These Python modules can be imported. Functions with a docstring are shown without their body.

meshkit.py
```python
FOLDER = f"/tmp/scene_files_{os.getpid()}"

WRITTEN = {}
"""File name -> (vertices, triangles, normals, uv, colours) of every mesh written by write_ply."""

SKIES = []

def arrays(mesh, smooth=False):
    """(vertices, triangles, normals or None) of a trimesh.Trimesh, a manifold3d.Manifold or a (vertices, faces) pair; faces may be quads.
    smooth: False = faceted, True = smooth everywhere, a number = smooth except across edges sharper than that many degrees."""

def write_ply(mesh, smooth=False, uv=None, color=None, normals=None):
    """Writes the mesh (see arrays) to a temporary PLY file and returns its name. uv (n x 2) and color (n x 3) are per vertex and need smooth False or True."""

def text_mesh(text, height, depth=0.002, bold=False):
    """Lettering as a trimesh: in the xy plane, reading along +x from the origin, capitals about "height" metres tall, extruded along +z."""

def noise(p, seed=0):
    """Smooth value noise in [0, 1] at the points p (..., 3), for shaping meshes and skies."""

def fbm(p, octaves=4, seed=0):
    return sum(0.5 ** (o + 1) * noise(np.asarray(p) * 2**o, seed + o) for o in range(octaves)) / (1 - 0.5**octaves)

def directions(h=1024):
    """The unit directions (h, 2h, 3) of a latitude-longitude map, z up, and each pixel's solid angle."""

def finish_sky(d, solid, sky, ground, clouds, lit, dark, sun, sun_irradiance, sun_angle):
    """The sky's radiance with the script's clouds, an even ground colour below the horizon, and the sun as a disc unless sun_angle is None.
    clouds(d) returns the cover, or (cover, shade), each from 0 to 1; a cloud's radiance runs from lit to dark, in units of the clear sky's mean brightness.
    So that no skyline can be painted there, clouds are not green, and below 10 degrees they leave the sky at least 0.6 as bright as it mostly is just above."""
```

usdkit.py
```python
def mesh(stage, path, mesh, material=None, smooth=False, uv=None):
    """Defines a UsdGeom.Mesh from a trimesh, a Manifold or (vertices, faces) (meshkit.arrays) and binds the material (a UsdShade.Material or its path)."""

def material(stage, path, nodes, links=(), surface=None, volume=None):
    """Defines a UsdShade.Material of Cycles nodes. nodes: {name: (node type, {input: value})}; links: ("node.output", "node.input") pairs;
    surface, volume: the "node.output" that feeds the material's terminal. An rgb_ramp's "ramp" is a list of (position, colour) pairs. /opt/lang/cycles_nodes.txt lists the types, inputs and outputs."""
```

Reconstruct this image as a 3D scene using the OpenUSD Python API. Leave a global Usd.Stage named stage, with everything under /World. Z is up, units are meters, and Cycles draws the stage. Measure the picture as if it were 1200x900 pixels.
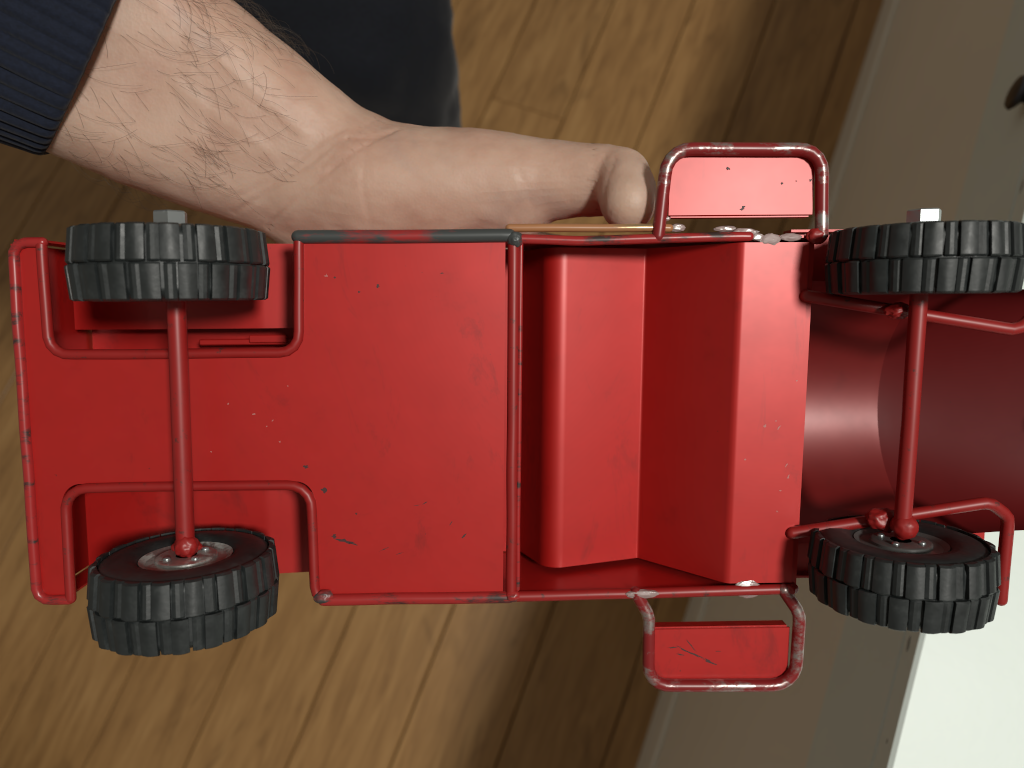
import math, random
import numpy as np, trimesh, manifold3d as m3, shapely.geometry as sg
import usdkit, meshkit
from pxr import Usd, UsdGeom, UsdLux, UsdShade, Gf, Sdf, Vt

stage = Usd.Stage.CreateInMemory()
UsdGeom.SetStageUpAxis(stage, 'Z'); UsdGeom.SetStageMetersPerUnit(stage, 1.0)
UsdGeom.Xform.Define(stage, '/World')
rng = np.random.default_rng(7)

# ------------------------------------------------------------------ camera, lamp, room light, exposure
def gmat(rot, pos):                      # rot: columns = axes in the world
    m = np.eye(4); m[:3, :3] = np.asarray(rot).T; m[3, :3] = pos
    return Gf.Matrix4d(*m.ravel().tolist())
CAM_POS = np.array([0, 0, 1.1])
CAM_ROT = np.array([[0.998331, 0.015304, 0.055695], [0.0, 0.964258, -0.264963], [-0.057759, 0.264521, 0.962649]])
cam = UsdGeom.Camera.Define(stage, '/World/camera')
cam.AddTransformOp().Set(gmat(CAM_ROT, CAM_POS))
cam.CreateHorizontalApertureAttr(36.0); cam.CreateVerticalApertureAttr(27.0)
cam.CreateFocalLengthAttr(25.98)
cam.CreateFStopAttr(10.0); cam.CreateFocusDistanceAttr(0.232)
cam.CreateClippingRangeAttr(Gf.Vec2f(0.02, 100.0))
cam.CreateExposureAttr(0.0)

LAMP_POS = np.array([0.67, -0.225, 2.30])
lamp = UsdLux.SphereLight.Define(stage, '/World/ceiling_lamp')
lamp.CreateRadiusAttr(0.11); lamp.CreateIntensityAttr(194.0)
lamp.CreateColorAttr(Gf.Vec3f(1.0, 0.98, 0.91))
lamp.AddTranslateOp().Set(Gf.Vec3d(*LAMP_POS.tolist()))
dome = UsdLux.DomeLight.Define(stage, '/World/room_light')   # the dim light thrown back by the room's walls
usdkit.material(stage, '/World/Looks/room_light', {'b': ('background_shader', {'color': (1.0, 0.915, 0.77), 'strength': 0.165})}, surface='b.background')
UsdShade.MaterialBindingAPI.Apply(dome.GetPrim()).Bind(UsdShade.Material.Get(stage, '/World/Looks/room_light'))

# ------------------------------------------------------------------ scene helpers
used = {}
def numbered(path):
    n = used.get(path, 0); used[path] = n + 1
    return path if n == 0 else f'{path}_{n:03d}'
def put(prim, **kw):
    for k, v in kw.items():
        if v: prim.SetCustomDataByKey(k, v)
def thing(name, rot=None, pos=(0, 0, 0), **kw):
    x = UsdGeom.Xform.Define(stage, numbered('/World/' + name))
    if rot is not None: x.AddTransformOp().Set(gmat(rot, pos))
    elif any(pos): x.AddTranslateOp().Set(Gf.Vec3d(*pos))
    put(x.GetPrim(), **kw); return x
def obj(name, mesh, mat, parent='/World', smooth=30, pos=None, **kw):
    base = parent if isinstance(parent, str) else str(parent.GetPath())
    m = usdkit.mesh(stage, numbered(base + '/' + name), mesh, '/World/Looks/' + mat, smooth=smooth)
    if pos is not None: m.AddTranslateOp().Set(Gf.Vec3d(*pos))
    put(m.GetPrim(), **kw); return m

# ------------------------------------------------------------------ materials
def M(name, nodes, links, surface): return usdkit.material(stage, '/World/Looks/' + name, nodes, links, surface=surface)
def paint(name, col, rough=0.36, spec=0.5, wave=0.3, metal=None, wear=0.0, wscale=90, stretch=(1, 1, 1), mcol=(.35, .33, .31), mrough=.35, mmetal=.9, bumpy=0.05, chip=.78, flake=0.0, coat=0.0, crough=.4, smudge=0.0):
    """Brushed-on gloss paint over sheet steel: uneven gloss, shallow waves, specks, and bare or dirty metal showing where it is worn."""
    n = {'tc': ('texture_coordinate', {}),
         'nw': ('noise_texture', {'scale': 26, 'detail': 2}), 'bw': ('bump', {'strength': wave, 'distance': .0006}),
         'nf': ('noise_texture', {'scale': 900, 'detail': 3}), 'bf': ('bump', {'strength': bumpy, 'distance': .00006}),
         'nr': ('noise_texture', {'scale': 55, 'detail': 5, 'roughness': .65}),
         'rr': ('map_range', {'from_min': .3, 'from_max': .75, 'to_min': rough - .04, 'to_max': rough + .05}),
         'nc': ('noise_texture', {'scale': 70, 'detail': 6, 'roughness': .7}),
         'cr': ('rgb_ramp', {'ramp': [(0, tuple(c * .60 for c in col)), (.40, tuple(c * .96 for c in col)), (1, tuple(c * 1.10 for c in col))]}),
         'ns': ('noise_texture', {'scale': 520, 'detail': 2, 'roughness': .6}), 'sm': ('map_range', {'from_min': chip, 'from_max': chip + .02, 'to_min': 0, 'to_max': .75, 'clamp': True}),
         'mg': ('mapping', {'scale': (1, .45, 1), 'rotation': (0, 0, .5)}), 'ng': ('noise_texture', {'scale': 38, 'detail': 7, 'roughness': .74, 'distortion': 1.1}), 'gm': ('map_range', {'from_min': .57, 'from_max': .72, 'to_min': 0, 'to_max': smudge, 'clamp': True}), 'cg': ('mix', {'color2': tuple(c * .28 + .006 for c in col)}),
         'cs': ('mix', {'color2': tuple(c * .35 + .012 for c in col)}),
         'p': ('principled_bsdf', {'specular_ior_level': spec, 'metallic': flake, 'coat_weight': coat, 'coat_roughness': crough}),
         'mp': ('mapping', {'scale': stretch}), 'nm': ('noise_texture', {'scale': wscale, 'detail': 5, 'roughness': .68}),
         'mm': ('map_range', {'from_min': .66 - wear, 'from_max': .78 - wear, 'to_min': 0, 'to_max': 1, 'clamp': True}),
         'q': ('principled_bsdf', {'base_color': mcol, 'metallic': mmetal, 'roughness': mrough}), 'mix': ('mix_closure', {})}
    l = [('tc.object', 'nw.vector'), ('tc.object', 'nf.vector'), ('tc.object', 'nr.vector'), ('tc.object', 'nc.vector'), ('tc.object', 'ns.vector'),
         ('nw.fac', 'bw.height'), ('nf.fac', 'bf.height'), ('bw.normal', 'bf.normal'), ('bf.normal', 'p.normal'), ('nr.fac', 'rr.value'), ('rr.result', 'p.roughness'),
         ('nc.fac', 'cr.fac'), ('tc.object', 'mg.vector'), ('mg.vector', 'ng.vector'), ('ng.fac', 'gm.value'), ('gm.result', 'cg.fac'), ('cr.color', 'cg.color1'), ('cg.color', 'cs.color1'), ('ns.fac', 'sm.value'), ('sm.result', 'cs.fac'), ('cs.color', 'p.base_color')]
    if wear <= 0:
        for k in ('mp', 'nm', 'mm', 'q', 'mix'): n.pop(k)
        return M(name, n, l, 'p.BSDF')
    l += [('tc.object', 'mp.vector'), ('mp.vector', 'nm.vector'), ('nm.fac', 'mm.value'), ('mm.result', 'mix.fac'), ('p.BSDF', 'mix.closure1'), ('q.BSDF', 'mix.closure2'), ('bf.normal', 'q.normal')]
    return M(name, n, l, 'mix.closure')
RED = (.33, .0095, .008)
paint('red_paint', (.43, .0095, .0075), rough=.52, spec=.3, flake=.32, coat=.66, crough=.37, wave=.7, smudge=.5)
paint('red_inner', (.165, .006, .0055), rough=.50, spec=.4, flake=.30, coat=.5, crough=.36)  # body red darkened: the hood's inner shade is put into the colour
paint('red_rod', (.27, .011, .010), rough=.43, wave=.15, wear=.06, wscale=260, mcol=(.05, .026, .022), mmetal=.1, mrough=.5)
paint('red_rod_dirty', (.33, .02, .02), rough=.34, wave=.15, wear=.13, wscale=180, stretch=(.35, 1, 1), mcol=(.045, .030, .027), mmetal=.2, mrough=.45)
paint('rail_worn_dark', (.30, .02, .02), rough=.4, wear=.27, wscale=90, stretch=(.3, 1, 1), mcol=(.055, .06, .06), mmetal=.15, mrough=.42)
paint('red_rod_silver', (.20, .012, .013), rough=.36, wear=.15, wscale=130, stretch=(.6, 1, 1), mcol=(.45, .40, .38), mmetal=.85, mrough=.36)
paint('brass_worn', (.36, .16, .07), rough=.35, wear=.12, wscale=120, stretch=(.4, 1, 1), mcol=(.62, .45, .25), mmetal=.85, mrough=.3)
paint('weld_metal', (.30, .21, .20), rough=.5, wear=.16, wscale=170, mcol=(.62, .60, .59), mrough=.42, bumpy=.1)
paint('dark_primer', (.105, .0055, .006), rough=.55, spec=.22)  # deeper red still: shade toward the nose put into the colour
paint('hood_steel', (.20, .19, .19), rough=.35, wear=.2, mcol=(.4, .39, .38))
paint('rim_steel', (.34, .34, .325), rough=.4, wear=.26, wscale=140, mcol=(.50, .50, .48), mrough=.4)
paint('rim_dark', (.085, .085, .083), rough=.34, wear=.12, wscale=140, mcol=(.30, .30, .29), mrough=.36)
paint('zinc', (.36, .39, .40), rough=.36, wear=.34, wscale=60, mcol=(.42, .45, .46), mrough=.36)
paint('chip', (.055, .018, .018), rough=.6)
paint('chip_light', (.42, .14, .13), rough=.45)
M('rubber', {'tc': ('texture_coordinate', {}), 'n': ('noise_texture', {'scale': 210, 'detail': 6, 'roughness': .7}), 'r': ('rgb_ramp', {'ramp': [(0, (.007, .0085, .009)), (.55, (.015, .0185, .019)), (.8, (.036, .041, .041))]}),
    'n2': ('noise_texture', {'scale': 700, 'detail': 3}), 'b': ('bump', {'strength': .35, 'distance': .00015}), 'rr': ('map_range', {'from_min': .3, 'from_max': .7, 'to_min': .40, 'to_max': .60}), 'p': ('principled_bsdf', {'specular_ior_level': .55})},
  [('tc.object', 'n.vector'), ('tc.object', 'n2.vector'), ('n.fac', 'r.fac'), ('r.color', 'p.base_color'), ('n2.fac', 'b.height'), ('b.normal', 'p.normal'), ('n.fac', 'rr.value'), ('rr.result', 'p.roughness')], 'p.BSDF')
def wood(name, dark, mid, light):
    M(name, {'tc': ('texture_coordinate', {}), 'oi': ('object_info', {}), 'mu': ('vector_math', {'math_type': 'scale', 'vector1': (37, 53, 11)}), 'ad': ('vector_math', {'math_type': 'add'}),
        'mp': ('mapping', {'scale': (1.0, 9, 9)}), 'n': ('noise_texture', {'scale': 6, 'detail': 6, 'roughness': .62, 'distortion': .9}),
        'mq': ('mapping', {'scale': (1.0, 40, 40)}), 'f': ('noise_texture', {'scale': 14, 'detail': 4, 'roughness': .7}),
        'mk': ('mapping', {'scale': (1.4, 5, 5)}), 'k': ('noise_texture', {'scale': 3.2, 'detail': 3, 'distortion': 2.4}), 'kr': ('map_range', {'from_min': .60, 'from_max': .72, 'to_min': 0, 'to_max': .36, 'clamp': True}),
        'r': ('rgb_ramp', {'ramp': [(.2, dark), (.5, mid), (.8, light)]}), 'mf': ('mix', {'mix_type': 'multiply', 'fac': .38}), 'fr': ('rgb_ramp', {'ramp': [(.3, (.55, .5, .45)), (.6, (1, 1, 1))]}),
        'kd': ('mix', {'color2': tuple(c * .55 for c in dark)}), 'hs': ('hsv', {'saturation': .97}), 'hv': ('map_range', {'from_min': 0, 'from_max': 1, 'to_min': .92, 'to_max': 1.09}),
        'b': ('bump', {'strength': .22, 'distance': .0012}), 'p': ('principled_bsdf', {'roughness': .36, 'specular_ior_level': .4})},
      [('oi.random', 'mu.scale'), ('tc.object', 'ad.vector1'), ('mu.vector', 'ad.vector2'), ('ad.vector', 'mp.vector'), ('mp.vector', 'n.vector'), ('ad.vector', 'mq.vector'), ('mq.vector', 'f.vector'), ('ad.vector', 'mk.vector'), ('mk.vector', 'k.vector'),
       ('n.fac', 'r.fac'), ('r.color', 'mf.color1'), ('f.fac', 'fr.fac'), ('fr.color', 'mf.color2'), ('mf.color', 'kd.color1'), ('k.fac', 'kr.value'), ('kr.result', 'kd.fac'), ('kd.color', 'hs.color'), ('oi.random', 'hv.value'), ('hv.result', 'hs.value'), ('hs.color', 'p.base_color'), ('f.fac', 'b.height'), ('b.normal', 'p.normal')], 'p.BSDF')
wood('oak', (.23, .112, .036), (.42, .224, .076), (.54, .31, .115))
M('gap_dark', {'p': ('principled_bsdf', {'base_color': (.02, .012, .008), 'roughness': .9}), 'tc': ('texture_coordinate', {}), 'n': ('noise_texture', {'scale': 20}), 'b': ('bump', {'strength': .2})}, [('tc.object', 'n.vector'), ('n.fac', 'b.height'), ('b.normal', 'p.normal')], 'p.BSDF')
def wall_paint(name, a, b, rough=.45):
    M(name, {'tc': ('texture_coordinate', {}), 'n': ('noise_texture', {'scale': 5, 'detail': 5, 'roughness': .6}), 'r': ('rgb_ramp', {'ramp': [(.3, a), (.7, b)]}), 'n2': ('noise_texture', {'scale': 160, 'detail': 3}), 'bp': ('bump', {'strength': .12, 'distance': .001}), 'p': ('principled_bsdf', {'roughness': rough, 'specular_ior_level': .35})},
      [('tc.object', 'n.vector'), ('n.fac', 'r.fac'), ('r.color', 'p.base_color'), ('tc.object', 'n2.vector'), ('n2.fac', 'bp.height'), ('bp.normal', 'p.normal')], 'p.BSDF')
wall_paint('white_lacquer', (.70, .78, .745), (.76, .84, .80))
wall_paint('white_lacquer_side', (.82, .78, .68), (.86, .82, .72))
paint('scuff_grey', (.30, .31, .30), rough=.6)
M('black_plastic', {'tc': ('texture_coordinate', {}), 'n': ('noise_texture', {'scale': 300}), 'b': ('bump', {'strength': .1, 'distance': .0003}), 'p': ('principled_bsdf', {'base_color': (.012, .012, .015), 'roughness': .4})}, [('tc.object', 'n.vector'), ('n.fac', 'b.height'), ('b.normal', 'p.normal')], 'p.BSDF')
M('skin', {'tc': ('texture_coordinate', {}), 'n': ('noise_texture', {'scale': 34, 'detail': 6, 'roughness': .62}), 'r': ('rgb_ramp', {'ramp': [(.25, (.41, .225, .165)), (.5, (.50, .32, .243)), (.75, (.55, .38, .30))]}),
    'nv': ('noise_texture', {'scale': 24, 'detail': 2, 'distortion': 1.6}), 'vr': ('map_range', {'from_min': .60, 'from_max': .70, 'to_min': 0, 'to_max': .25, 'clamp': True}), 'mv': ('mix', {'color2': (.34, .25, .22)}),
    'v': ('voronoi_texture', {'scale': 900}), 'n2': ('noise_texture', {'scale': 330, 'detail': 4, 'roughness': .65}), 'ad': ('math', {'math_type': 'multiply_add', 'value2': .6}), 'b': ('bump', {'strength': .3, 'distance': .00025}),
    'p': ('principled_bsdf', {'roughness': .50, 'specular_ior_level': .38, 'subsurface_weight': .22, 'subsurface_scale': .004, 'subsurface_radius': (1, .35, .2)})},
  [('tc.object', 'n.vector'), ('n.fac', 'r.fac'), ('r.color', 'mv.color1'), ('tc.object', 'nv.vector'), ('nv.fac', 'vr.value'), ('vr.result', 'mv.fac'), ('mv.color', 'p.base_color'), ('tc.object', 'n2.vector'), ('tc.object', 'v.vector'), ('v.distance', 'ad.value1'), ('n2.fac', 'ad.value3'), ('ad.value', 'b.height'), ('b.normal', 'p.normal')], 'p.BSDF')
M('hair', {'p': ('principled_bsdf', {'base_color': (.045, .03, .02), 'roughness': .5})}, [], 'p.BSDF')
def cloth(name, col, scale, rough=.85):
    M(name, {'tc': ('texture_coordinate', {}), 'n': ('noise_texture', {'scale': scale, 'detail': 4, 'roughness': .7}), 'r': ('rgb_ramp', {'ramp': [(.25, tuple(c * .6 for c in col)), (.75, tuple(c * 1.4 for c in col))]}), 'b': ('bump', {'strength': .6, 'distance': .0006}), 'p': ('principled_bsdf', {'roughness': rough, 'specular_ior_level': .25, 'sheen_weight': .12, 'sheen_roughness': .5})},
      [('tc.object', 'n.vector'), ('n.fac', 'r.fac'), ('r.color', 'p.base_color'), ('n.fac', 'b.height'), ('b.normal', 'p.normal')], 'p.BSDF')
cloth('navy_knit', (.0058, .0088, .0205), 700)
cloth('dark_denim', (.0048, .0062, .0108), 420)

# ------------------------------------------------------------------ mesh helpers (millimetres unless said)
def box(x0, x1, y0, y1, z0, z1, c=0.0):
    if c <= 0: return trimesh.creation.box(bounds=[[x0, y0, z0], [x1, y1, z1]])
    pts = [(x, y, z) for x in (x0, x1) for y in (y0, y1) for z in (z0, z1)]
    out = []
    for p in pts:
        p = np.array(p, float); s = np.sign(np.array([(x0 + x1) / 2, (y0 + y1) / 2, (z0 + z1) / 2]) - p)
        for k in range(3):
            q = p.copy()
            for j in range(3):
                if j != k: q[j] += s[j] * c
            out.append(q)
    return trimesh.convex.convex_hull(np.array(out))
def fillet(pts, r, n=7):
    """Polyline with its corners rounded; r one radius or one per inner corner."""
    pts = np.array(pts, float); rs = r if np.ndim(r) else [r] * (len(pts) - 2)
    out = [pts[0]]
    for i in range(1, len(pts) - 1):
        a, b, c = pts[i - 1], pts[i], pts[i + 1]
        u, v = (a - b) / np.linalg.norm(a - b), (c - b) / np.linalg.norm(c - b)
        ang = math.acos(np.clip(u @ v, -1, 1))
        if rs[i - 1] <= 0 or ang > 3.1: out.append(b); continue
        d = min(rs[i - 1] / math.tan(ang / 2), .48 * np.linalg.norm(a - b), .48 * np.linalg.norm(c - b)); rr = d * math.tan(ang / 2)
        w = (u + v) / np.linalg.norm(u + v); ctr = b + w * rr / math.sin(ang / 2)
        e0, e1 = b + u * d - ctr, b + v * d - ctr
        tot = math.acos(np.clip(e0 @ e1 / rr ** 2, -1, 1))
        for k in range(n + 1):
            t = k / n; out.append(ctr + (math.sin((1 - t) * tot) * e0 + math.sin(t * tot) * e1) / math.sin(tot))
    return np.array(out + [pts[-1]])
def tube(path, r, sides=14, wob=0.0, seed=0, caps=True):
    P = np.array(path, float)
    if wob > 0:                                     # hand-bent rod: resample and let it wander a little
        L = np.r_[0, np.cumsum(np.linalg.norm(np.diff(P, axis=0), axis=1))]; n = max(len(P), int(L[-1] / 2.5))
        P = np.stack([np.interp(np.linspace(0, L[-1], n), L, P[:, k]) for k in range(3)], 1)
        P = P + wob * np.stack([meshkit.noise(np.c_[P * .06, ][:, :3] + 11 * k, seed + k) - .5 for k in range(3)], 1) * 2
    T = np.gradient(P, axis=0); T /= np.linalg.norm(T, axis=1, keepdims=True)
    a = np.cross(T[0], [0, 0, 1.0]); a = a if np.linalg.norm(a) > .1 else np.cross(T[0], [1.0, 0, 0])
    fr = []
    for t in T:
        a = a - t * (a @ t); a /= np.linalg.norm(a); fr.append((a, np.cross(t, a)))
    R = np.broadcast_to(np.asarray(r, float), (len(P),)) if np.ndim(r) == 0 or len(np.atleast_1d(r)) == len(P) else np.interp(np.linspace(0, 1, len(P)), np.linspace(0, 1, len(r)), r)
    rings = [(P[i], R[i], i) for i in range(len(P))]
    if caps:
        c0 = [(P[0] - T[0] * R[0] * math.sin(e), R[0] * math.cos(e), 0) for e in (1.2, .8, .4)]; c1 = [(P[-1] + T[-1] * R[-1] * math.sin(e), R[-1] * math.cos(e), len(P) - 1) for e in (.4, .8, 1.2)]
        rings = c0 + rings + c1
    th = np.arange(sides) * 2 * np.pi / sides
    V = np.concatenate([c + q * (np.cos(th)[:, None] * fr[i][0] + np.sin(th)[:, None] * fr[i][1]) for c, q, i in rings])
    n = len(rings); F = []
    for i in range(n - 1):
        for j in range(sides):
            k = (j + 1) % sides; F += [[i * sides + j, i * sides + k, (i + 1) * sides + k], [i * sides + j, (i + 1) * sides + k, (i + 1) * sides + j]]
    V = np.vstack([V, V[:sides].mean(0), V[-sides:].mean(0)])
    for j in range(sides):
        k = (j + 1) % sides; F += [[len(V) - 2, k, j], [len(V) - 1, (n - 1) * sides + j, (n - 1) * sides + k]]
    return trimesh.Trimesh(V, F, process=False)
def lathe_y(prof, n=72):                            # (radius, y) profile turned about the Y axis
    prof = np.array(prof, float); th = np.arange(n) * 2 * np.pi / n
    V = np.concatenate([np.c_[r * np.cos(th), np.full(n, y), r * np.sin(th)] for r, y in prof]); F = []
    for i in range(len(prof) - 1):
        for j in range(n):
            k = (j + 1) % n; F += [[i * n + j, (i + 1) * n + j, (i + 1) * n + k], [i * n + j, (i + 1) * n + k, i * n + k]]
    m = trimesh.Trimesh(V, F, process=False); m.fix_normals(); return m
def plate(poly, z0, z1):
    m = trimesh.creation.extrude_polygon(sg.Polygon(poly) if not hasattr(poly, 'exterior') else poly, z1 - z0, engine='earcut'); m.apply_translation((0, 0, z0)); return m
def sheet_xz(profile, radii, y0, y1, th=.9, sub=8.0):
    """Bent sheet metal: a profile in X,Z with rounded bends, drawn out along Y."""
    line = fillet([(x, 0, z) for x, z in profile], radii, 10)[:, [0, 2]]
    g = sg.LineString(line).buffer(th / 2, cap_style=2, join_style=1, quad_segs=4).simplify(.01)
    m = trimesh.creation.extrude_polygon(g, y1 - y0, engine='earcut')
    V = np.array(m.vertices); m.vertices = np.c_[V[:, 0], y1 - V[:, 2], V[:, 1]]; m.fix_normals(); return m
def rough_blob(c, r, seed, squash=(1, 1, 1), amp=.24):
    m = trimesh.creation.icosphere(3, 1.0); V = np.array(m.vertices)
    V = V * (1 + amp * (meshkit.fbm(V * 1.7 + seed * 5.3, 3, seed) - .5) * 2)[:, None]
    V = V * (1 + .5 * amp * (meshkit.noise(V * 4.5 + seed, seed + 40) - .5))[:, None]
    m.vertices = V * r * np.array(squash) + np.array(c); return m
def mm(mesh, shear=True):
    """Millimetres to metres; the toy's body is a little out of square, as the photograph shows."""
    m = mesh.copy(); V = np.array(m.vertices)
    if shear: V[:, 0] += .0164 * V[:, 1]
    m.vertices = V * .001; return m

# ------------------------------------------------------------------ THE SETTING: plank floor and white cabinet (metres)
FL_V, FL_S = np.array([.367781, .929913, 0]), np.array([.929913, -.367781, 0])
floor_rot = np.column_stack([FL_V, -FL_S, [0, 0, 1]])       # local x along the planks, y across
floor = thing('floor', floor_rot, (0, 0, 0), kind='structure')
obj('subfloor', box(-2.2, 2.6, -1.0, 2.2, -.05, -.0135), 'gap_dark', floor, smooth=False)
PW = .1335
prng = random.Random(4)
for k in range(-14, 6):
    s0 = .006 + PW * k; y1, y0 = -(s0 + .0009), -(s0 + PW - .0009)
    cuts = [-2.1]
    x = -2.1 + prng.uniform(.3, 1.2)
    while x < 2.5:
        cuts.append(x); x += prng.choice([.9, 1.05, 1.2, 1.35])
    if -8 <= k <= 3: cuts = [-2.1, -.75 - .11 * ((k * 5) % 7), 1.35 + .13 * ((k * 3) % 5)]
    if k == -3: cuts = [-2.1, -.72, .725, 1.86]              # the end joint seen beyond the hand
    cuts.append(2.5)
    for a, b in zip(cuts[:-1], cuts[1:]):
        c = np.array([(a + b) / 2, (y0 + y1) / 2, 0]); hx, hy = (b - a) / 2 - .0005, (y1 - y0) / 2
        dz = prng.uniform(-.0004, .0003)
        obj('plank', box(-hx, hx, -hy, hy, -.013, 0, .0015), 'oak', floor, smooth=False, pos=(c[0], c[1], dz))

cab_rot = np.column_stack([FL_S, FL_V, [0, 0, 1]])          # local x away from the camera, y along the front
cabinet = thing('cabinet', cab_rot, tuple(FL_S * .1812), label='white lacquered low cabinet with a black knob, standing on the plank floor at the right', category='cabinet')
Y0, Y1 = -1.0, 1.9
obj('carcass', box(.012, .55, Y0, Y1, .105, .686, .002), 'white_lacquer_side', cabinet, smooth=False)
obj('plinth', box(0.0, .53, Y0 + .003, Y1 - .003, .0, .102, .0025), 'white_lacquer_side', cabinet, smooth=False)
obj('lower_front', box(.004, .0110, Y0 + .002, Y1 - .002, .108, .591, .002), 'white_lacquer_side', cabinet, smooth=False)
obj('drawer_front', box(-.004, .0110, Y0 + .002, Y1 - .002, .5955, .683, .002), 'white_lacquer', cabinet, smooth=False)
obj('cabinet_top', box(-.006, .56, Y0 - .004, Y1 + .004, .687, .705, .0018), 'white_lacquer', cabinet, smooth=False)
wr, cc = np.random.default_rng(21), []
for k in range(26):                                          # scuffed lip of the top
    y, z, a = wr.uniform(-.09, .55), wr.uniform(.692, .7035), wr.uniform(.0012, .006)
    t = np.linspace(0, 2 * np.pi, 10)[:-1]; q = np.c_[a * np.cos(t), .28 * a * np.sin(t)] * (1 + .5 * (wr.random(9) - .5))[:, None]
    m = trimesh.creation.extrude_polygon(sg.Polygon(q).convex_hull, .0002, engine='earcut'); v_ = np.array(m.vertices)
    m.vertices = np.c_[-.0060 - v_[:, 2], y + v_[:, 0], np.clip(z + v_[:, 1], .6885, .7035)]; m.fix_normals(); cc.append(m)
obj('scuff', trimesh.util.concatenate(cc), 'scuff_grey', cabinet, smooth=False, kind='stuff')
kn = trimesh.creation.revolve(np.array([(0, 0), (.006, 0), (.0055, .010), (.010, .016), (.0125, .021), (.011, .026), (.006, .029), (0, .030)]), sections=40)
kn.apply_transform(trimesh.transformations.rotation_matrix(-math.pi / 2, [0, 1, 0])); kn.apply_scale((.45, .9, .9)); kn.apply_translation((-.004, .398, .671))
obj('knob', kn, 'black_plastic', cabinet, smooth=40)

# ------------------------------------------------------------------ THE TOY, in its own frame: x from tail to nose, y across, z out of the underside
HELD_ROT = np.array([[0.997364, 0.013247, 0.071336], [0.014326, 0.927881, -0.372602], [-0.071127, 0.372642, 0.925245]])
u_, s_, vt_ = np.linalg.svd(HELD_ROT); HELD_ROT = u_ @ vt_
HELD_POS = np.array([-0.167248, 0.048962, 0.880333])
toy = thing('toy_truck', HELD_ROT, tuple(HELD_POS), label='red painted tin toy truck held underside up, with black tyres and wire side steps', category='toy truck')
def part(name, mesh, mat, parent=toy, smooth=30, shear=True, **kw): return obj(name, mm(mesh, shear), mat, parent, smooth, **kw)
# bed underside: one plate notched for the wheel wells
bed = part('floor_panel', plate(sg.Polygon([(1, -56.5), (10, -56.5), (10, -19), (90.5, -19), (90.5, -57.5), (151.8, -57.5), (151.8, 57.5), (88, 57.5), (88, 22), (8, 22), (8, 56.5), (1, 56.5)]).buffer(6).buffer(-6), -1.7, -.9), 'red_paint', smooth=False)
def chips(pts, mat, seed, z, parent, name, amp=.6):
    r = np.random.default_rng(seed); out = []
    for x, y, a, b, ang in pts:
        t = np.linspace(0, 2 * np.pi, 13)[:-1]; rad = 1 + amp * (r.random(12) - .5) * 2
        q = np.c_[a * rad * np.cos(t), b * rad * np.sin(t)]; c, s = math.cos(ang), math.sin(ang)
        q = q @ np.array([[c, s], [-s, c]]) + (x, y)
        out.append(plate(sg.Polygon(q).buffer(0).convex_hull if not sg.Polygon(q).is_valid else sg.Polygon(q), z, z + .06))
    part(name, trimesh.util.concatenate(out), mat, parent, smooth=False, kind='stuff')
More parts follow.
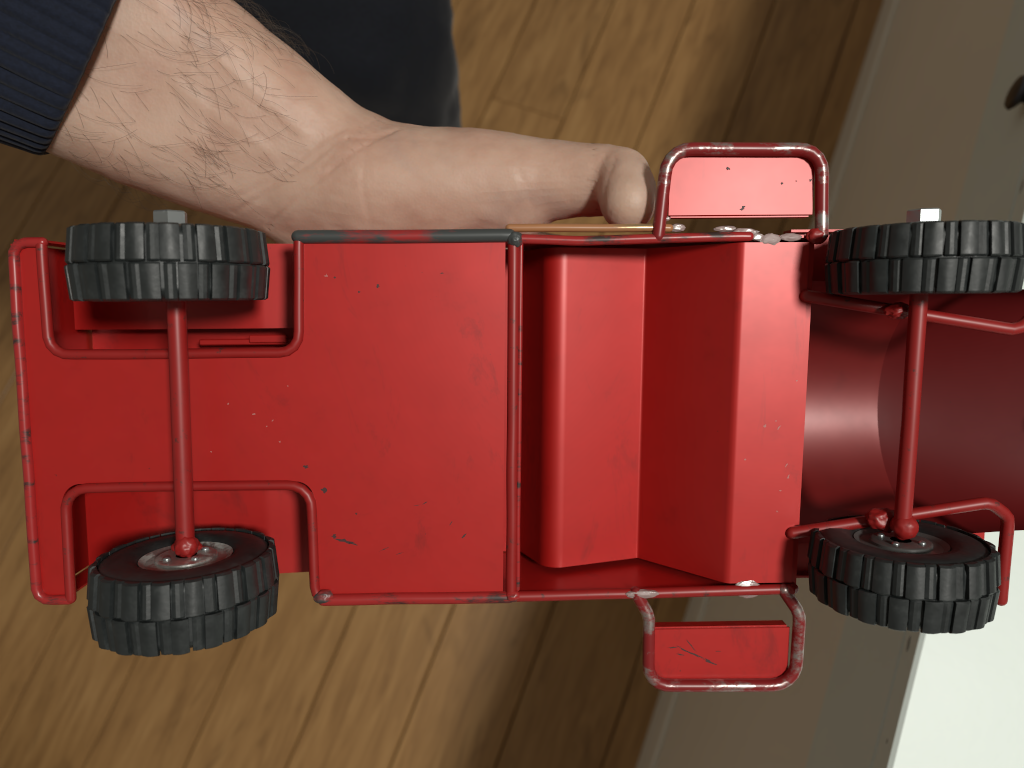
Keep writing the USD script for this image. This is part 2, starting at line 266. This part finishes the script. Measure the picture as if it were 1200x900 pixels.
chips([(100, -39.1, 2.6, .55, -.25), (102.5, -39.9, 1.6, .3, -.3), (93.7, -22, .7, .9, .3), (88.2, -14.2, .8, .55, .2), (96.7, -37.4, .8, .5, .4), (112, 43.2, .6, .45, 0), (106.1, 41.4, .28, .3, 0), (132, 47, .55, .25, .1), (126.5, -26.6, .9, .14, .5), (123.6, -27.5, .8, .12, .2), (134.6, -33.8, .9, .14, 1.0), (139, -38, .8, .3, .8), (113, -42, 1.4, .12, .4), (118, -43.5, 1.0, .1, .3), (104, -30, .35, .3, 0), (98.5, 46, .3, .3, 0)], 'chip', 1, -.92, bed, 'paint_chip')
chips([(80, -6, .35, .3, 0), (72, 3, .5, .25, .5), (64, 6.5, .3, .25, 0), (76, -1, .2, .2, 0), (78, 1.0, .45, .12, .8), (83, 12, .25, .2, 0), (58, -9, .25, .2, 0), (96, 46.5, .6, .5, 0)], 'chip_light', 2, -.92, bed, 'paint_speck')
# wheel wells and bed body (deeper than the panel)
for s in (1, -1):
    a, b = (29.5, 58.2) if s > 0 else (-58.2, -21)
    part('wheel_well', sheet_xz([(3, -26.5), (30, -23.5), (68, -23.5), (96, -26.5)], [30, 30], a, b), 'red_paint')
    part('well_wall', box(91.5, 92.4, min(s * 21, s * 57), max(s * 21, s * 57), -26, -1.75), 'red_paint', smooth=False)
    part('bed_side', box(93, 159, min(s * 57.4, s * 58.2), max(s * 57.4, s * 58.2), -42, -1.2), 'red_paint', smooth=False)
    arch = sg.Polygon([(0, -42), (160, -42), (160, -41), (92.8, -41), (92.8, -26.9), (66, -24.6), (34, -24.6), (8, -26.9), (8, -1.2), (0, -1.2)])
    m = trimesh.creation.extrude_polygon(arch, .8, engine='earcut'); V = np.array(m.vertices); m.vertices = np.c_[V[:, 0], s * 57.9 - V[:, 2] * .9 + .4, V[:, 1]]; m.fix_normals()
    part('bed_side', m, 'red_paint', smooth=False)
part('bed_floor', box(1, 158, -57, 57, -41, -40.2), 'red_paint', smooth=False)
part('tail_panel', box(-.9, 0, -57, 57, -42, -.8), 'red_paint', smooth=False)
part('well_bar', trimesh.util.concatenate([box(44, 88, 23.4, 25.6, -31, -29.6, .4), box(62, 75, 24.2, 27.0, -29.4, -28.4, .3)]), 'red_paint', smooth=False)
# rod frame
def rod(name, pts, fr, r=1.62, mat='red_rod', wob=.16, seed=0, parent=toy, **kw): return part(name, tube(fillet([(p[0], p[1], p[2] if len(p) > 2 else -.55) for p in pts], fr), r, wob=wob, seed=seed), mat, parent, 50, **kw)
rod('frame_rod', [(10.5, -57.3), (0, -57.4), (0, 57.3), (9, 57.3)], [4, 4], mat='red_rod_dirty', seed=1)
rod('frame_rod', [(8.7, 56.6), (8.9, 22.6), (87, 22.6), (87.6, 57.6)], [6, 6], seed=2)
rod('frame_rod', [(11, -57.0), (11.3, -20.2), (89.6, -20.2), (90.2, -56.5), (93.5, -58.6), (97.5, -58.6)], [7, 7, 3, 2], seed=3)
rod('side_rail', [(87.5, 58.4), (153, 58.4)], 0, 2.1, 'rail_worn_dark', seed=4, label='rail worn to dark bare metal')
rod('side_rail', [(93, -58.7), (154, -58.8)], 0, 1.95, 'red_rod_dirty', seed=5)
rod('side_rail', [(153, 57.6), (175, 56.6), (215, 57.4), (228, 57.6)], [20, 20], 1.5, 'red_rod_dirty', .25, seed=6)
rod('side_rail', [(153, 60.9, -1.4), (190, 60.6, -1.4), (203, 60.4, -1.6)], [10], 1.3, 'brass_worn', .2, seed=7, label='rail rubbed to brassy bare metal')
rod('side_rail', [(154, -58.6), (248, -57.4)], 0, 1.75, 'red_rod', seed=8)
rod('cross_rod', [(154.3, 58), (154.6, -58)], 0, 1.8, 'red_rod', seed=9)
rod('cross_rod', [(156.7, 57.5, -.6), (156.6, -56, -.6)], 0, .75, 'red_rod_dirty', .12, seed=10)
part('corner_wear', rough_blob((93.2, -57.4, .1), 2.4, 5, (1.3, .9, .95), .2), 'rail_worn_dark')
# cab: bent seat sheet running into the cab floor, side walls, roof sheet
part('seat_sheet', sheet_xz([(151, -52), (167.6, -16.4), (201, -26.6), (226, -1.0), (247.3, -1.0)], [6.5, 1.6, 3.0], -55.2, 55.8, 1.0), 'red_paint', smooth=22)
for s in (1, -1):
    part('cab_side', box(157.5, 249, min(s * 57.2, s * 58.0), max(s * 57.2, s * 58.0), -61, -1.5), 'red_paint', smooth=False)
part('cab_back', box(158, 158.9, -57, 57, -60, -42), 'red_paint', smooth=False)
part('cab_roof', box(158, 250, -57, 57, -61, -60.1), 'red_paint', smooth=False)
chips([(230, -13.5, .3, .25, 0), (236, -2.6, .5, .3, .6), (240.5, -3.2, .8, .2, .9), (241.3, -31, .3, .3, 0), (243.6, -15.6, .6, .2, 1.1), (244.4, -19.5, .7, .25, 1.0), (242, -24, .35, .25, 0), (239.4, -1, .35, .2, 0), (245.5, 12, .3, .2, 0)], 'chip_light', 4, -.52, toy, 'paint_speck')
# welds of bare bright metal
for k, (c, r, q) in enumerate([((197.5, -57.8, 1.0), 2.1, (2.7, .7, .5)), ((232.8, -57.2, -.5), 2.7, (1.6, 1.1, .28)), ((206, 60.6, -2.6), 1.6, (1.5, .8, .5)), ((227, 58.9, -1.0), 2.4, (1.7, .6, .35)), ((241.5, 57.3, -.8), 2.0, (1.7, .6, .3)), ((235.0, 56.6, -.7), 2.2, (1.5, .8, .22)), ((231.0, 57.4, -.9), 1.6, (1.3, .7, .3)), ((221, 60.2, -2.6), 2.0, (1.8, .5, .4)), ((154.8, 57.2, .3), 2.3, (1.1, 1.1, .8)), ((247.2, -38.2, .2), 1.9, (1.2, .9, .9)), ((202.0, 63.3, -.6), 1.0, (1.2, .8, .8))]):
    part('weld', rough_blob(c, r, k + 3, q), 'rail_worn_dark' if k == 8 else 'red_rod' if k == 9 else 'weld_metal')
part('weld', rough_blob((246.5, -57.4, .2), 2.0, 31, (1.2, .9, .9)), 'red_rod'); part('weld', rough_blob((155, -58.0, .2), 2.2, 33, (1.1, .9, .8), .2), 'red_rod_dirty'); part('weld', rough_blob((249.5, 57.6, -.4), 2.3, 35, (1.4, 1.1, .8), .2), 'red_rod')
# side steps: wire loop and plate
def step(loop, fr, pl, tilt, z, chipset):
    lp = part('side_step', tube(fillet(loop, fr), 2.05, wob=.12, seed=int(abs(loop[0][0]))), 'red_rod_silver', toy, 50)
    m = box(pl[0], pl[1], pl[2], pl[3], -.45, .45, .2); c = np.array([(pl[0] + pl[1]) / 2, (pl[2] + pl[3]) / 2, 0])
    m.apply_translation(-c); m.apply_transform(trimesh.transformations.rotation_matrix(tilt[0], [1, 0, 0])); m.apply_transform(trimesh.transformations.rotation_matrix(tilt[1], [0, 1, 0])); m.apply_translation(c + (0, 0, z))
    part('step_plate', m, 'red_paint', lp, smooth=False)
    part('step_lip', box(pl[0] + 1, pl[1] - 1, pl[2] - .5 if pl[2] > 0 else pl[3] - .4, pl[2] + .4 if pl[2] > 0 else pl[3] + .5, z - 4, z - .3), 'red_paint', lp, smooth=False)
step([(199.6, 58, -.6), (201.6, 84.3, 0), (249.4, 83.9, 0), (251.0, 58, -.6)], [7.5, 7.5], (202.6, 248.2, 64.2, 83.0), (math.radians(-1.0), 0.0), -1.8, None)
step([(195.5, -57.6, 0), (200.2, -65.5, .2), (200.6, -90.0, 0), (250.2, -90.8, 0), (250.2, -65.5, .2), (244.5, -57.4, 0)], [6, 7, 7.5, 8], (201.6, 248.0, -89.4, -71.0), (0, 0), -1.6, None)
chips([(212, -78, 2.8, .22, -.55), (216, -80, 3.0, .25, -.45), (221, -82.6, 2.4, .4, -.45), (209, -77.4, 1.8, .18, .1), (215, -77, 2.2, .16, -.9), (224, -79, .8, .12, 0), (211.5, -80, 1.2, .15, -.2)], 'chip', 5, -1.14, toy, 'step_scratch')
chips([(221, 78.5, .5, .45, 0), (226, 66.3, .8, .6, .3), (238, 74.0, .35, .35, 0), (247.0, 74.9, .4, .3, 0), (242.5, 74.6, .2, .2, 0)], 'chip', 6, -1.25, toy, 'paint_chip')
# front end: hood shell, fenders, nose, rails
def hood_shell(i0, i1):
    V, F, nx, nt = [], [], 40, 36
    for i in range(i0, i1 + 1):
        x = 249 + (354 - 249) * i / nx; u = (x - 249) / 105
        d = 46 if x < 296 else 46 - 24 * ((x - 296) / 58) ** 1.2
        w = 44 - 5 * u
        for j in range(nt + 1):
            t = math.pi * j / nt
            V.append((x - .3, w * math.cos(t), -6 - (d - 6) * math.sin(t)))
    for i in range(i1 - i0):
        for j in range(nt):
            a = i * (nt + 1) + j; F += [[a, a + 1, a + nt + 2], [a, a + nt + 2, a + nt + 1]]
    return trimesh.Trimesh(V, F, process=False)
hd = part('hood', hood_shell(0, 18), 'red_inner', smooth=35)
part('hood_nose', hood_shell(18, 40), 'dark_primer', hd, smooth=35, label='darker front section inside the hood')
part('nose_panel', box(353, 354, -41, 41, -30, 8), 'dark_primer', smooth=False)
part('nose_bolt', rough_blob((349, -5, -14), 6, 3, (.7, 1.1, 1.1), .15), 'hood_steel')
part('dash_panel', box(247.4, 249.4, -57, 57, -50, -1.75), 'red_paint', smooth=False)
for s in (1, -1):
    part('fender', trimesh.util.concatenate([box(249.5, 327, min(s * 39.0, s * 60.5), max(s * 39.0, s * 60.5), -25, -24.2), box(249, 327, min(s * 60.6, s * 61.4), max(s * 60.6, s * 61.4), -27, -20)]), 'red_paint', smooth=False)
fr1 = rod('frame_rod', [(247.0, 39.0, 0), (308.5, 27.9, 9), (313.5, 31, 8.5), (318.5, 62, 3)], [5, 4], 1.95, 'red_rod', .14, 21)
fr2 = rod('frame_rod', [(246.5, -38.2, 0), (305.5, -26.3, 8), (313, -31.5, 6.5), (314.0, -60, 5)], [5, 4], 1.95, 'red_rod', .14, 22)
# axles
ax1 = rod('axle', [(55.2, 40, 13.5), (54.9, -36, 13.5)], 0, 2.7, 'red_rod', .1, 23)
part('axle_boss', rough_blob((55.4, -35.0, 14.0), 3.7, 8, (1, .9, 1), .22), 'red_rod', ax1)
part('axle_boss', rough_blob((54.6, -35.9, 12), 3.9, 12, (1.2, .5, .8), .15), 'red_rod', ax1)
ax2 = rod('axle', [(275.6, 40, 13.0), (275.4, -34, 13.0)], 0, 2.5, 'red_rod', .1, 24)
part('axle_boss', rough_blob((271.8, -31.6, 7.5), 3.1, 15, (1.5, 1.2, 1.1), .3), 'red_rod', ax2)
part('axle_boss', rough_blob((276.0, -32.2, 13), 4.0, 17, (1.0, 1.0, 1), .1), 'red_rod', ax2)
part('axle_boss', rough_blob((272.6, 34.2, 7.2), 2.7, 19, (1.5, .9, 1.2), .3), 'red_rod', ax2)
# wheels
def tread(R, y0, y1, n, rows, off, seed, inner):
    """Two rows of moulded blocks with a narrow rib between each pair, staggered."""
    r = np.random.default_rng(seed); out = []
    for row in range(rows):
        ya, yb = y0 + (y1 - y0) * row / rows + .15, y0 + (y1 - y0) * (row + 1) / rows - .15
        for k in range(n):
            for w, a0, h in ((.535, 0.0, 0.0), (.355, .485, -.75)):
                c = 2 * np.pi * (k + a0 + off + (.42 * row)) / n; c += .06 * (r.random() - .5) * 2 * np.pi / n; hw = np.pi * w / n * (1 + .10 * (r.random() - .5)); rr = R + h + .3 * (r.random() - .5)
                P = []
                for t in np.linspace(-1, 1, 4):
                    for y, dr in ((ya, -.4), (ya + .5, 0), (yb - .5, 0), (yb, -.4)):
                        edge = .45 if abs(t) == 1 else 0
                        # the shoulder row is rounded down toward the sidewall
                        sh = 1.5 * max(0, (abs(y - (y0 + y1) / 2) - .36 * (y1 - y0)) / (.14 * (y1 - y0))) ** 2
                        for q in (rr + dr - edge - sh,):
                            P.append((q * np.cos(c + hw * t), y, q * np.sin(c + hw * t)))
                    for y in (ya, yb): P.append(((R - 2.9) * np.cos(c + hw * t * 1.05), y, (R - 2.9) * np.sin(c + hw * t * 1.05)))
                out.append(trimesh.convex.convex_hull(np.array(P)))
    return trimesh.util.concatenate(out)
def wheel(x, z, R, yin, yout, s, off, rim, label, seed):
    """s = +1 or -1: which side; yin, yout: distance of the inner and outer faces from the middle."""
    T = lambda m: (m.apply_translation((x, 0, z)))
    a, b = yin, yout; w = b - a
    prof = [(13.2, a + 2.4), (14.5, a + .9), (17, a + .3), (20.5, a + .35), (R - 3.6, a + 1.2), (R - 2.3, a + 2.6), (R - 1.9, a + 4), (R - 1.9, b - 4), (R - 2.3, b - 2.6), (R - 3.6, b - 1.2), (20.5, b - .35), (17, b - .3), (14.5, b - .9), (13.2, b - 2.4)]
    flip = lambda m: m if s > 0 else trimesh.Trimesh(np.array(m.vertices) * (1, -1, 1), np.array(m.faces)[:, ::-1], process=False)
    wh = part('wheel', T(flip(lathe_y(prof, 96))), 'rubber', toy, 40, label=label)
    part('tread', T(flip(tread(R, a + .4, b - .4, 19, 2, off, seed, a))), 'rubber', wh, 25)
    part('rim', T(flip(lathe_y([(3, a + 1.3), (8.2, a + 1.3), (8.8, a + 1.7), (8.9, a + 2.5), (11.6, a + 2.7), (12.4, a + 2.2), (13.3, a + 1.7), (13.6, a + 2.8), (13.4, b - 2.8), (13.2, b - 1.8), (12.2, b - 2.2), (8.6, b - 2.6), (8.2, b - .6), (2, b - .5)], 64))), rim, wh, 35)
    for k in range(4):
        for y, n_ in ((a + 1.1, -1), (b - .3, 1)):
            t = k * np.pi / 2 + .75; q = trimesh.creation.icosphere(2, 1.15); q.apply_scale((1, .65, 1)); q.apply_translation((5.9 * math.cos(t), y, 5.9 * math.sin(t)))
            part('rivet', T(flip(q)), 'zinc', wh, 60)
    hexa = np.array([(4.8 * math.cos(t), 4.8 * math.sin(t)) for t in np.arange(6) * np.pi / 3 + off * 2.2])
    nut = plate(hexa, 0, 3.3); top = plate(hexa * .93, 3.3, 3.7); n3 = trimesh.convex.convex_hull(np.vstack([nut.vertices, top.vertices]))
    n3.vertices = np.c_[n3.vertices[:, 0], n3.vertices[:, 2] + b + 1.3, n3.vertices[:, 1]]; n3.fix_normals()
    part('nut', T(flip(n3)), 'zinc', wh, False)
    part('washer', T(flip(lathe_y([(0, b + 1.25), (4.6, b + 1.25), (4.9, b + .9), (4.9, b - .5)], 32))), 'zinc', wh, 35)
wheel(54.6, 13.5, 27.2, 38.6, 59.8, 1, .12, 'rim_steel', 'rear wheel seen tread-on, on the hand side', 1)
wheel(55.0, 13.5, 27.0, 36.6, 58.6, -1, .35, 'rim_steel', 'rear wheel showing its grey steel inner rim', 2)
wheel(275.3, 13.0, 26.3, 38.9, 59.0, 1, .55, 'rim_dark', 'front wheel seen tread-on with a bright hex nut', 3)
wheel(275.2, 13.0, 26.5, 35.2, 56.2, -1, .8, 'rim_dark', 'front wheel showing its dark inner rim', 4)

# ------------------------------------------------------------------ THE PERSON: forearm and left hand in one surface, sleeve, trousers, hair
person = thing('person', HELD_ROT, tuple(HELD_POS), label='person in ribbed navy sweater and dark trousers holding the toy truck in one hand', category='person')
def chain(joints):
    out = []
    S = [m3.Manifold.sphere(r, 40).translate((x, y, z)) for x, y, z, r in joints]
    for a, b in zip(S[:-1], S[1:]): out.append(m3.Manifold.batch_hull([a, b]))
    return out
def hull(joints): return [m3.Manifold.batch_hull([m3.Manifold.sphere(r, 40).translate((x, y, z)) for x, y, z, r in joints])]
wu, wl = (90, 92.8, -49, 19.7), (68.8, 83.3, -51, 20.4)
fu, fl = (46, 128.1, -36, 19.5), (26.6, 98.3, -39, 20)
gu, gl = (4, 163, -18, 20), (-24, 122, -20, 21)
th3, th2, th1, mcp = (104.8, 79.9, -50, 24.6), (124.1, 79.2, -48, 22.6), (143.2, 80.9, -44, 19.2), (164.5, 80.9, -39, 14.9)
heel, kn2, kn3, kn4, kn5 = (97, 58, -66, 16), (146, 56, -66, 14), (150, 33, -69, 14), (146, 12, -69, 13.5), (136, -8, -68, 12.5)
parts = hull([gu, gl, fu, fl]) + hull([fu, fl, wu, wl]) + hull([wu, wl, th3, heel]) + chain([th3, th2, th1, mcp])
parts += hull([(132, 74, -50, 17), th1, (158, 72.5, -42, 12.5), mcp])
parts += chain([mcp, (177, 80.4, -35, 13.1), (187.5, 79.9, -31, 12.2)])
parts += chain([(189.8, 80.3, -30.5, 11.3), (192.6, 79.2, -26, 10.5), (193.5, 74.6, -19, 10.1), (193.4, 69.8, -13.5, 9.2)])
parts += hull([th3, heel, kn2, th2]) + hull([heel, kn2, kn3]) + hull([heel, kn3, kn4, (92, 38, -70, 14)]) + hull([heel, (92, 38, -70, 14), kn4, kn5])
for root, tip, L in ((kn2, (.95, -.10), (44, 26, 22)), (kn3, (.97, -.14), (48, 30, 23)), (kn4, (.96, -.20), (45, 28, 23)), (kn5, (.93, -.32), (36, 21, 20))):
    p = np.array(root[:3]); j = [root]; r = 9.6 if L[0] > 40 else 8.4
    for k, (l, dz) in enumerate(zip(L, (0, 3, 7))):
        p = p + np.array([tip[0] * l, tip[1] * l, dz * .6]); j.append((*p, r - 1.0 * k))
    parts += chain(j)
body = m3.Manifold.batch_boolean(parts, m3.OpType.Add).refine_to_length(2.0)
tm = body.to_mesh(); bm = trimesh.Trimesh(np.array(tm.vert_properties[:, :3]), np.array(tm.tri_verts), process=True)
trimesh.smoothing.filter_taubin(bm, lamb=.5, nu=.53, iterations=26)
def crease(V, N, pts, w, d, sharp=True):
    pts = np.array(pts, float); best = np.full(len(V), 1e9)
    for a, b in zip(pts[:-1], pts[1:]):
        ab = b - a; t = np.clip(((V[:, :2] - a) @ ab) / (ab @ ab), 0, 1)
        best = np.minimum(best, np.linalg.norm(V[:, :2] - a - t[:, None] * ab, axis=1))
    f = np.exp(-(best / w) ** 2) - .0 * np.exp(-((best - 2.2 * w) / (1.1 * w)) ** 2)
    return V - N * (d * f * np.clip(N[:, 2] * 2.0 + .4, 0, 1))[:, None]
for _ in range(2):                                   # finer where the skin folds are seen
    c = bm.triangles_center; n = bm.face_normals
    sel = (c[:, 0] > 45) & (c[:, 0] < 205) & (c[:, 1] > 56) & (n[:, 2] > -.2) & (bm.area_faces > .55)
    bm = bm.subdivide(np.nonzero(sel)[0]); 
V, N = np.array(bm.vertices), np.array(bm.vertex_normals)
for pts, w, d in (([(115.8, 98.5), (107, 94.3), (97.4, 94), (85.4, 85), (65.4, 73.8), (56.5, 69.8)], .8, .42), ([(113.4, 97), (97.1, 85.9), (82, 74.5), (67, 65)], .8, .45), ([(108, 103), (99, 93.5), (90, 84)], .8, .22), ([(98, 97.5), (86, 90), (74, 81), (60, 75)], .9, .25),
                  ([(107, 95), (104.2, 79.3), (106, 63.6)], .9, .15), ([(157.2, 82.8), (160.7, 75.4), (164.2, 64.8)], 1.0, .16), ([(150, 88), (154, 80), (157, 70)], 1.4, .06), ([(189.4, 84.6), (187.2, 79.8), (185.0, 74), (184.4, 66)], .7, .25), ([(183.4, 92), (183.0, 85), (181.5, 78)], .8, .15),
                  ([(60, 118), (72, 106), (84, 96)], 2.2, -.35), ([(45, 110), (60, 98), (72, 90)], 2.0, -.3)):
    V = crease(V, N, pts, w, d); bm.vertices = V; N = np.array(bm.vertex_normals)
V = V + N * (.55 * (meshkit.fbm(V * .09, 3, 5) - .5) * 2)[:, None]
bm.vertices = V
bm.merge_vertices()
HB = obj('body', mm(bm, False), 'skin', person, True)
# sleeve with knitted ribs running along the arm
def sleeve():
    hem = np.array([14.5, 127.5, -30.0]); ax = np.array([-.845, .445, .29]); ax /= np.linalg.norm(ax)
    e1 = np.cross([0, 0, 1.0], ax); e1 /= np.linalg.norm(e1); e2 = np.cross(ax, e1)
    if e2[2] < 0: e2, e1 = -e2, e1
    nt, rows = 528, []
    th = np.arange(nt) * 2 * np.pi / nt
    def ring(L, inset, ribs):
        grow = 1 + .20 * np.clip(L / 70, 0, 1.5) ** 1.2
        a, b = (43.5 - inset) * grow, (33 - inset) * grow
        rr = ribs * (np.abs(np.sin(th * 27)) ** .7 - .5)
        c, s = np.cos(th), np.sin(th)
        lean = 9.0 * np.clip(s, 0, 1)                 # the cuff rides a little farther down on the upper side
        rr = rr * (.65 + .7 * meshkit.noise(np.c_[th * 9, np.full(nt, L * .08), np.zeros(nt)], 4)) + .9 * (meshkit.noise(np.c_[th * 3, np.full(nt, L * .03), np.ones(nt)], 8) - .5)
        fold = 1.5 * np.sin(L * .09 + 2 * th) * np.clip(L / 40, 0, 1)
        return hem + ax * L - np.outer(lean, ax) + np.outer((a + rr + fold) * c, e1) + np.outer((b + rr + fold) * s, e2)
    for L, i, rb in ((16, 6, 0), (4, 5.2, 0), (.6, 4.4, .3), (-.6, 2.6, .7), (-.3, 1.0, 1.0), (.8, .2, 1.3)): rows.append(ring(L, i, rb))
    for L in np.r_[np.arange(2.5, 80, 2.5), np.arange(80, 300, 8)]: rows.append(ring(L, 0, 1.6))
    V = np.concatenate(rows); F = []; n = len(rows); J = np.arange(nt); K = (J + 1) % nt
    for i in range(n - 1):
        F.append(np.c_[i * nt + J, i * nt + K, (i + 1) * nt + K]); F.append(np.c_[i * nt + J, (i + 1) * nt + K, (i + 1) * nt + J])
    m = trimesh.Trimesh(V, np.concatenate(F), process=False); m.fix_normals(); return m
obj('sweater_sleeve', mm(sleeve(), False), 'navy_knit', person, 60)
# trousers (built in the world, stored in the person's frame)
def leg(joints, seed):
    parts = []
    for a, b in zip(joints[:-1], joints[1:]): parts += hull([tuple(np.array(a) * 1000), tuple(np.array(b) * 1000)])
    m = m3.Manifold.batch_boolean(parts, m3.OpType.Add).refine_to_length(9).to_mesh()
    t = trimesh.Trimesh(np.array(m.vert_properties[:, :3]), np.array(m.tri_verts), process=True)
    trimesh.smoothing.filter_taubin(t, iterations=30)
    V = np.array(t.vertices); q = V * np.array([.012, .02, .012])
    V = V + np.array(t.vertex_normals) * (20 * (meshkit.fbm(q * np.array([1, 1.4, 1]), 5, seed) - .5))[:, None]
    t.vertices = (V * .001 - HELD_POS) @ HELD_ROT
    return t
obj('trouser_leg', leg([(-.80, .56, .60, .095), (-.45, .46, .63, .093), (-.155, .412, .640, .083), (-.165, .37, .10, .062)], 3), 'dark_denim', person, True)
obj('trouser_leg', leg([(-1.15, -.17, .28, .10), (-.790, -.318, .135, .10), (-1.2, -.45, .09, .08)], 9), 'dark_denim', person, True)
# forearm hair
hr = np.random.default_rng(3)
cand = np.nonzero((V[:, 0] < 78) & (V[:, 0] > 4) & (N[:, 2] > -.35) & (V[:, 1] > 78))[0]
cnt, pts3 = [], []
armdir = np.array([.83, -.55, 0])
for i in hr.choice(cand, 900, replace=False):
    p, n = V[i], N[i]
    edge = n[2] < .35
    keep = .9 if edge else (.5 if p[0] < 55 else .2)
    if hr.random() > keep: continue
    d = armdir + .26 * hr.normal(size=3); d -= n * (d @ n); d /= np.linalg.norm(d); side = np.cross(n, d) * hr.normal() * .7
    L = hr.uniform(6, 17); t = np.linspace(0, 1, 7)
    c = p + np.outer(t * L, d) + np.outer(t ** 2 * L * .5, side) + np.outer(L * (.30 if edge else .16) * np.sin(t * 2.6), n)
    pts3.append(c * .001); cnt.append(7)
hc = UsdGeom.BasisCurves.Define(stage, numbered(str(person.GetPath()) + '/arm_hair'))
hc.CreateTypeAttr('linear'); hc.CreateCurveVertexCountsAttr(cnt); hc.CreatePointsAttr(Vt.Vec3fArray.FromNumpy(np.concatenate(pts3).astype(np.float32)))
hc.CreateWidthsAttr([.000062]); hc.SetWidthsInterpolation('constant')
UsdShade.MaterialBindingAPI.Apply(hc.GetPrim()).Bind(UsdShade.Material.Get(stage, '/World/Looks/hair'))
put(hc.GetPrim(), kind='stuff')
